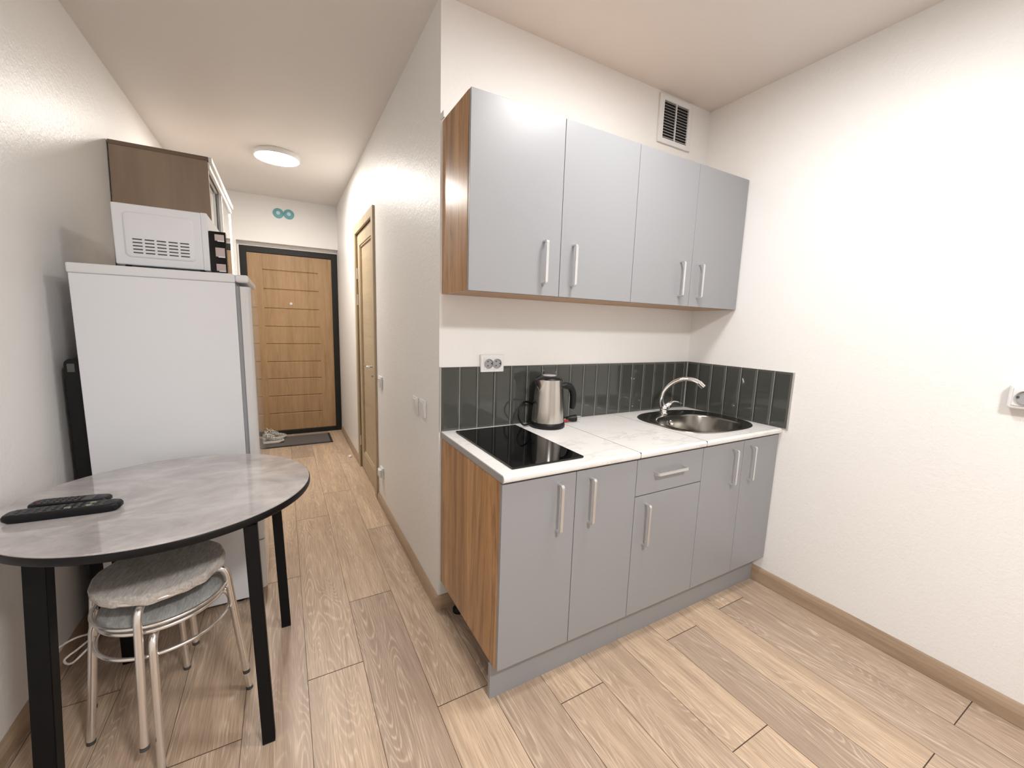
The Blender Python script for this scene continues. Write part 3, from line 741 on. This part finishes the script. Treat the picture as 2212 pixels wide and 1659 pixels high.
# raised field on the side with louvre slots
b2 = bmesh.new(); ex0, ex1, ez0, ez1 = MX0+.030, MX1-.045, MZ0+.028, MZ1-.028
def rr(x0, x1, z0, z1, y, r=.016, K=6):
    out = []
    for cxx, czz, a0 in ((x1-r, z1-r, 0), (x0+r, z1-r, 90), (x0+r, z0+r, 180), (x1-r, z0+r, 270)):
        for i in range(K+1):
            a = math.radians(a0+90*i/K); out.append((cxx+r*math.cos(a), y, czz+r*math.sin(a)))
    return out
loft(b2, [rr(ex0, ex1, ez0, ez1, MY0+.001), rr(ex0+.004, ex1-.004, ez0+.004, ez1-.004, MY0-.004), rr(ex0+.008, ex1-.008, ez0+.008, ez1-.008, MY0-.005)])
sp = mesh_obj('side_panel', b2, M['white_enamel'], mw, True, 40)
bm = bmesh.new(); bs = bmesh.new()
for i in range(5):
    for j in range(5):
        xc = -1.064+i*.0368; zc = 1.563+j*.0128
        box(bm, xc-.0145, xc+.0145, MY0-.0058, MY0-.0046, zc-.0028, zc+.0016)
mesh_obj('louvre_slots', bm, M['slot'], sp)
mesh_obj('door', B(MX1+.0005, -.776, MY0+.002, MY0+.050, MZ0-.006, 1.678, bev=.002), M['black_gloss'], mw)
M['rosy'] = mat('pale rosy block', (.50, .42, .40), .3)
for za, zb_ in ((1.640, 1.666), (1.575, 1.612), (1.516, 1.545)):  # three pale blocks on the near end, each with a whiter strip below
    pi_ = mesh_obj('pale_block', B(-.815, -.782, MY0-.0006, MY0+.003, za, zb_, bev=.0008), M['rosy'], mw)
    mesh_obj('white_strip', B(-.806, -.782, MY0-.0016, MY0, za-.003, za+.001), M['white_plastic'], pi_)
for xx in (MX0+.03, MX1-.03):
    for yy in (MY0+.03, MY1-.03): mesh_obj('foot', lathe(bmesh.new(), [(.012, 0), (.010, .013)], (xx, yy, FZ), 14), M['black_plastic'], mw, True, 40)

# wardrobe behind the fridge
WY0, WY1, WZ, WXf = 1.275, 2.42, 2.195, -.905
wd = thing('wardrobe', 'tall wardrobe with greyish wood side and mirrored sliding doors behind the fridge', 'wardrobe', (-1.12, (WY0+WY1)/2, 0))
wxb = -1.345
def sidep(y0, y1, nm='side_panel'):
    bm = loft(bmesh.new(), [[(xl(z)+.002+.004, y0, z), (WXf, y0, z), (WXf, y1, z), (xl(z)+.006, y1, z)] for z in (.002, WZ-.02)])
    mesh_obj(nm, bm, M['ash'], wd)
sidep(WY0, WY0+.018); sidep(WY1-.018, WY1)
mesh_obj('top_board', B(xl(WZ)+.004, WXf+.004, WY0-.004, WY1+.002, WZ-.02, WZ, bev=.001), wood('dark ash edge', (.20, .145, .10), (.17, .12, .085), (.12, .08, .06), axis='X', knots=False), wd)
mesh_obj('bottom_board', B(-1.34, WXf-.004, WY0+.018, WY1-.018, .03, .05), M['ash'], wd)
bm = bmesh.new(); box(bm, WXf+.004, WXf+.020, WY0-.002, WY1+.002, WZ-.026, WZ, bev=.002); box(bm, WXf-.006, WXf+.008, WY0+.002, WY1-.002, WZ-.062, WZ-.026)
mesh_obj('top_rail', bm, M['white_plastic'], wd)
for y0, y1, xx in ((WY0+.02, (WY0+WY1)/2+.02, WXf-.035), ((WY0+WY1)/2-.02, WY1-.02, WXf-.015)):
    bm = bmesh.new()
    box(bm, xx, xx+.018, y0, y0+.022, .055, WZ-.03, bev=.002); box(bm, xx, xx+.018, y1-.022, y1, .055, WZ-.03, bev=.002)
    box(bm, xx, xx+.018, y0+.022, y1-.022, .055, .10); box(bm, xx, xx+.018, y0+.022, y1-.022, WZ-.06, WZ-.03)
    sd = mesh_obj('sliding_door', bm, M['white_plastic'], wd)
    mesh_obj('mirror', B(xx+.006, xx+.012, y0+.02, y1-.02, .09, WZ-.05), M['mirror'], sd)
bm = bmesh.new(); box(bm, WXf-.04, WXf+.008, WY0+.018, WY1-.018, .0, .03); mesh_obj('bottom_rail', bm, M['white_plastic'], wd)
mesh_obj('back_strip', B(-1.338, -1.332, WY0-.003, WY0, .01, WZ-.02), M['slot'], wd)

# folded board in the gap beside the fridge
bm = bmesh.new(); K = 10
pr = [(-1.302, .0), (-1.258, .0), (-1.258, 1.125)]+[(-1.280+.022*math.cos(a), 1.125+.022*math.sin(a)) for a in [math.pi*i/K for i in range(1, K)]]+[(-1.302, 1.125)]
pr = [(x-(.0 if z > .5 else .0), z) for x, z in pr]
loft(bm, [[(x-(.012), y, z) for x, z in pr] for y in (.50, .86)])
fb = thing('folded_board', 'tall black folded board squeezed between fridge and left wall', 'folded board', (-1.29, .68, 0))
mesh_obj('panel', bm, M['black_plastic'], fb, False)
mesh_obj('edge_cap', B(-1.306, -1.284, .4985, .503, 1.095, 1.128, bev=.002), M['silver_print'], fb)

# ------------------------------------------------------------------ dining table
TCx, TCy, TA, TB, TZ = -.922, -.002, .408, .394, .745
tb = thing('dining_table', 'oval dining table with glossy grey stone top and black square legs', 'table', (TCx, TCy, 0))
def el(a, z, K=120): return [(TCx+(TA+a)*math.cos(2*math.pi*k/K), TCy+(TB+a)*math.sin(2*math.pi*k/K), z) for k in range(K)]
mesh_obj('tabletop', loft(bmesh.new(), [el(-.003, TZ-.006), el(-.003, TZ-.0015), el(-.005, TZ)]), M['tabletop'], tb, True, 30)
mesh_obj('edge_band', loft(bmesh.new(), [el(-.006, TZ-.028), el(-.002, TZ-.026), el(.0, TZ-.022), el(.0, TZ-.007), el(-.0015, TZ-.0045), el(-.0035, TZ-.004)], cap1=False), M['black_edge'], tb, True, 40)
def sq_leg(xb, yb, xt, yt, w=.0175):
    bm = loft(bmesh.new(), [[(x-w, y-w, z), (x+w, y-w, z), (x+w, y+w, z), (x-w, y+w, z)] for x, y, z in ((xb, yb, .003), (xt, yt, TZ-.028))])
    bmesh.ops.bevel(bm, geom=bm.edges[:], offset=.002, segments=2, affect='EDGES')
    l = mesh_obj('leg', bm, M['black_metal'], tb)
    mesh_obj('foot_cap', B(xb-w*.96, xb+w*.96, yb-w*.96, yb+w*.96, 0, .006), M['black_plastic'], l)
sq_leg(-.674, -.338, -.690, -.305); sq_leg(-.622, .197, -.640, .185); sq_leg(-1.188, -.262, -1.165, -.215, .0225); sq_leg(-1.150, .250, -1.135, .215)
bm = bmesh.new(); box(bm, -1.15, -.66, -.02, .02, TZ-.045, TZ-.0285); box(bm, -.93, -.89, -.24, .22, TZ-.045, TZ-.0285)
mesh_obj('underframe', bm, M['black_metal'], tb)

# remotes
def remote(cx, cy, ang, ln, wd_, th, label, kind):
    t = thing('remote_control', label, 'remote control', (cx, cy, TZ), 'remote controls on the table'); 
    R = Matrix.Translation((cx, cy, TZ)) @ Matrix.Rotation(ang, 4, 'Z')
    K = 28
    def sec(s, h):  # rounded slab outline
        return superell(0, 0, ln/2*s, wd_/2*s, 5.5, h, 48)
    bm = loft(bmesh.new(), [sec(.93, .001), sec(1.0, th*.35), sec(1.0, th*.7), sec(.965, th*.95), sec(.93, th)])
    mesh_obj('body', xform(bm, R), M['remote_black'], t, True, 40)
    def btn(x, y, sx, sy, m, h=.0018):
        b = bmesh.new(); loft(b, [superell(x, y, sx, sy, 3, th-.0005, 12), superell(x, y, sx*.85, sy*.85, 3, th+h, 12)])
        return b
    if kind == 0:
        b = bmesh.new()
        for i in range(11):
            for j in (-1, 0, 1): merge(b, btn(-ln*.40+i*ln*.073, j*wd_*.27, .0055, .0042, None))
        mesh_obj('button_pad', xform(b, R), M['button_grey'], t, True, 40)
        b = bmesh.new()
        for x, y in ((.01, -.012), (.055, -.010), (.058, .008)): mesh_obj('pale_button', xform(btn(x, y, .008, .005, None, .0026), R), M['button_pale'], t, True, 40)
    else:
        b = bmesh.new()
        for i in range(7):
            for j in (-1, 0, 1): merge(b, btn(-ln*.36+i*ln*.075, j*wd_*.27, .0050, .0042, None))
        mesh_obj('button_pad', xform(b, R), M['button_grey'], t, True, 40)
        b = btn(-ln*.43, 0, .006, .005, None); mesh_obj('power_button', xform(b, R), M['button_red'], t, True, 40)
        b = bmesh.new(); box(b, ln*.16, ln*.30, -wd_*.36, wd_*.36, th-.0003, th+.0006, bev=.0002); mesh_obj('silver_panel', xform(b, R), M['silver_print'], t)
remote(-1.150, -.088, math.radians(-4), .250, .050, .024, 'longer black remote control with pale buttons, nearer the table edge', 0)
remote(-1.163, -.008, math.radians(-9), .185, .048, .018, 'shorter black remote control with a grey panel, nearer the wall', 1)

# ------------------------------------------------------------------ stools
def cover_mesh(R, z, wav, th, seed, sag=.0):
    rnd = random.Random(seed); ph = [rnd.uniform(0, 6.28) for _ in range(6)]
    K = 96; loops = []
    def w(t): return wav*(math.sin(9*t+ph[0])*.5+math.sin(14*t+ph[1])*.35+math.sin(23*t+ph[2])*.25)
    for fr_, dz in ((.999, -th), (1.012, -th*.75), (1.02, -th*.45), (1.005, -.004), (.96, .0), (.7, .003), (.35, .004), (.05, .004)):
        l = []
        for k in range(K):
            t = 2*math.pi*k/K; e = max(0, (fr_-.9)/.1); r = R*fr_+w(t)*e
            zz = z+dz+(w(t+1)*1.3*e if dz < 0 else 0)+.0012*math.sin(5*t+ph[3])*fr_
            l.append((r*math.cos(t), r*math.sin(t), zz))
        loops.append(l)
    return loft(bmesh.new(), loops)
def make_stool(label, cover, seed):
    t = thing('stool', label, 'stool', (0, 0, 0), 'stacked round stools under the table')
    ZS = .435
    bm = lathe(bmesh.new(), [(.150, ZS-.022), (.152, ZS-.018), (.152, ZS-.004), (.146, ZS)], (0, 0, 0), 64)
    mesh_obj('seat', bm, M['soft_grey'], t, True, 40)
    bm = closed_tube(bmesh.new(), [(.156*math.cos(2*math.pi*k/64), .156*math.sin(2*math.pi*k/64), ZS-.012) for k in range(64)], .0065)
    mesh_obj('seat_ring', bm, M['tube'], t, True)
    mesh_obj('seat_cover', cover_mesh(.150, ZS+.012, .0022, .030, seed), M[cover], t, True, 60)
    for i in range(4):
        a = math.pi/2*i; c, s = math.cos(a), math.sin(a)
        pr = [(.05, ZS-.030), (.13, ZS-.030), (.158, ZS-.034), (.171, ZS-.055), (.176, ZS-.10), (.190, ZS-.25), (.207, .012)]
        pts = spline([(r*c, r*s, z) for r, z in pr], 6)
        l = mesh_obj('leg', tube(bmesh.new(), pts, .0105, 14), M['tube'], t, True, 50)
        mesh_obj('foot_cap', tube(bmesh.new(), [(.2065*c, .2065*s, .010), (.2075*c, .2075*s, 0)], .0112, 14), M['slot'], l, True, 40)
    bm = closed_tube(bmesh.new(), [(.166*math.cos(2*math.pi*k/64), .166*math.sin(2*math.pi*k/64), .352) for k in range(64)], .0055)
    mesh_obj('brace_ring', bm, M['tube'], t, True)
    return t
def dup(root, loc, rz, label):
    r = root.copy(); C.objects.link(r); r.location = loc; r.rotation_euler = (0, 0, rz); r['label'] = label
    for ch in list(root.children):
        c = ch.copy(); C.objects.link(c); c.parent = r
        for g in ch.children:
            d = g.copy(); C.objects.link(d); d.parent = c
    return r
SX, SY = -.948, -.100
s1 = make_stool('lower chrome round stool of the stack, pale grey cover, standing on floor', 'cover_grey', 3)
s2 = dup(s1, (SX, SY, .093), math.radians(-8), 'upper chrome round stool of the stack, off-white plush cover on top')
s1.location = (SX, SY, 0); s1.rotation_euler = (0, 0, math.radians(1))
for ch in s2.children:
    if ch.name.startswith('seat_cover'):
        ch.data = ch.data.copy(); ch.data.materials[0] = M['cover']
        for v in ch.data.vertices:
            a_ = math.atan2(v.co.y, v.co.x); k_ = 1.075+.010*math.sin(7*a_)*min(1, math.hypot(v.co.x, v.co.y)/.15)+.008*math.sin(12*a_+1)
            v.co.x *= k_; v.co.y *= k_
        # cover ties of the upper stool
bm = bmesh.new()
tube(bm, spline([(-.150, -.02, .40), (-.165, .01, .36), (-.215, .035, .31), (-.250, .03, .285), (-.225, .005, .285), (-.175, .015, .33)]), .003, 8)
tube(bm, spline([(-.165, .01, .36), (-.225, .05, .335), (-.275, .075, .30), (-.300, .08, .26)]), .003, 8)
tie = mesh_obj('cover_tie', bm, M['cover']); tie.parent = s1; 

# ------------------------------------------------------------------ mat and shoes
mt = thing('door_mat', 'grey door mat with black edging before the entrance door', 'mat', (-.5, 3.23, 0))
mesh_obj('edging', B(-.86, -.150, 3.03, 3.425, .0, .008, bev=.002), M['mat_edge'], mt)
mesh_obj('pile', B(-.845, -.175, 3.043, 3.412, .006, .0115, bev=.001), M['mat_grey'], mt)
def sneaker(M4, label, trail=False):
    t = thing('sneaker', label, 'shoe', M4.translation, 'pair of grey sneakers on the mat')
    def sec(x, hw, z0, z1, K=16, off=0):
        return [(x, off+hw*math.cos(a)*(1.0 if math.sin(a) < 0 else .85), z0+(z1-z0)*(.5+.5*math.sin(a))) for a in [2*math.pi*k/K for k in range(K)]]
    bm = bmesh.new()   # sole, toe at +x
    prof = [(-.140, .020), (-.135, .030), (-.09, .035), (-.02, .032), (.05, .042), (.10, .043), (.135, .030), (.148, .012)]
    lo = [[(x, hw*c, z) for c, z in ((-1, .004+(.012 if x > .12 else 0)), (-1.04, .014), (-1, .027), (0, .029), (1, .027), (1.04, .014), (1, .004+(.012 if x > .12 else 0)), (0, .002+(.012 if x > .12 else 0)))] for x, hw in prof]
    mesh_obj('sole', xform(loft(bm, lo), M4), M['sole'], t, True, 50)
    bm = loft(bmesh.new(), [sec(-.134, .015, .024, .085), sec(-.125, .028, .022, .105), sec(-.09, .034, .022, .098), sec(-.05, .034, .022, .092), sec(-.01, .034, .022, .094), sec(.03, .037, .022, .082), sec(.07, .040, .022, .062), sec(.11, .036, .022, .050), sec(.135, .024, .022, .040), sec(.144, .010, .024, .032)])
    mesh_obj('upper', xform(bm, M4), M['shoe_grey'], t, True, 60)
    bm = closed_tube(bmesh.new(), [(-.085+.045*math.cos(a), .027*math.sin(a), .102-.010*math.sin(a)**2) for a in [2*math.pi*k/20 for k in range(20)]], .007)
    mesh_obj('collar', xform(bm, M4), M['shoe_pale'], t, True)
    bm = bmesh.new(); loft(bm, [[(x, -.018, z), (x, .018, z), (x, .018, z+.005), (x, -.018, z+.005)] for x, z in ((-.055, .118), (-.03, .100), (.02, .088), (.06, .070))])
    mesh_obj('tongue', xform(bm, M4), M['shoe_pale'], t)
    bm = bmesh.new()
    for i in range(5):
        x = -.025+i*.019; z = .100-i*.0075
        tube(bm, spline([(x, -.03, z-.014), (x+.004, 0, z+.004), (x+.008, .03, z-.014)], 4), .0028, 8)
    tube(bm, spline([(-.03, 0, .108), (-.02, -.03, .125), (.0, -.05, .10), (-.01, -.055, .07)], 5), .0022, 6)
    tube(bm, spline([(-.03, 0, .108), (-.04, .03, .128), (-.02, .045, .10)], 5), .0022, 6)
    xform(bm, M4)
    if trail: tube(bm, spline([(-.80, 3.19, .035), (-.793, 3.10, .019), (-.790, 3.03, .017), (-.788, 2.98, .008), (-.787, 2.90, .0038)], 5), .0034, 6)
    mesh_obj('laces', bm, M['sole'], t, True)
sneaker(Matrix.Translation((-.765, 3.20, .0115)) @ Matrix.Rotation(math.radians(3), 4, 'Z'), 'grey sneaker with white sole, nearer one of the pair on the mat', True)
sneaker(Matrix.Translation((-.730, 3.345, .0115)) @ Matrix.Rotation(math.radians(24), 4, 'Z'), 'grey sneaker with loose laces, the one nearer the entrance door')
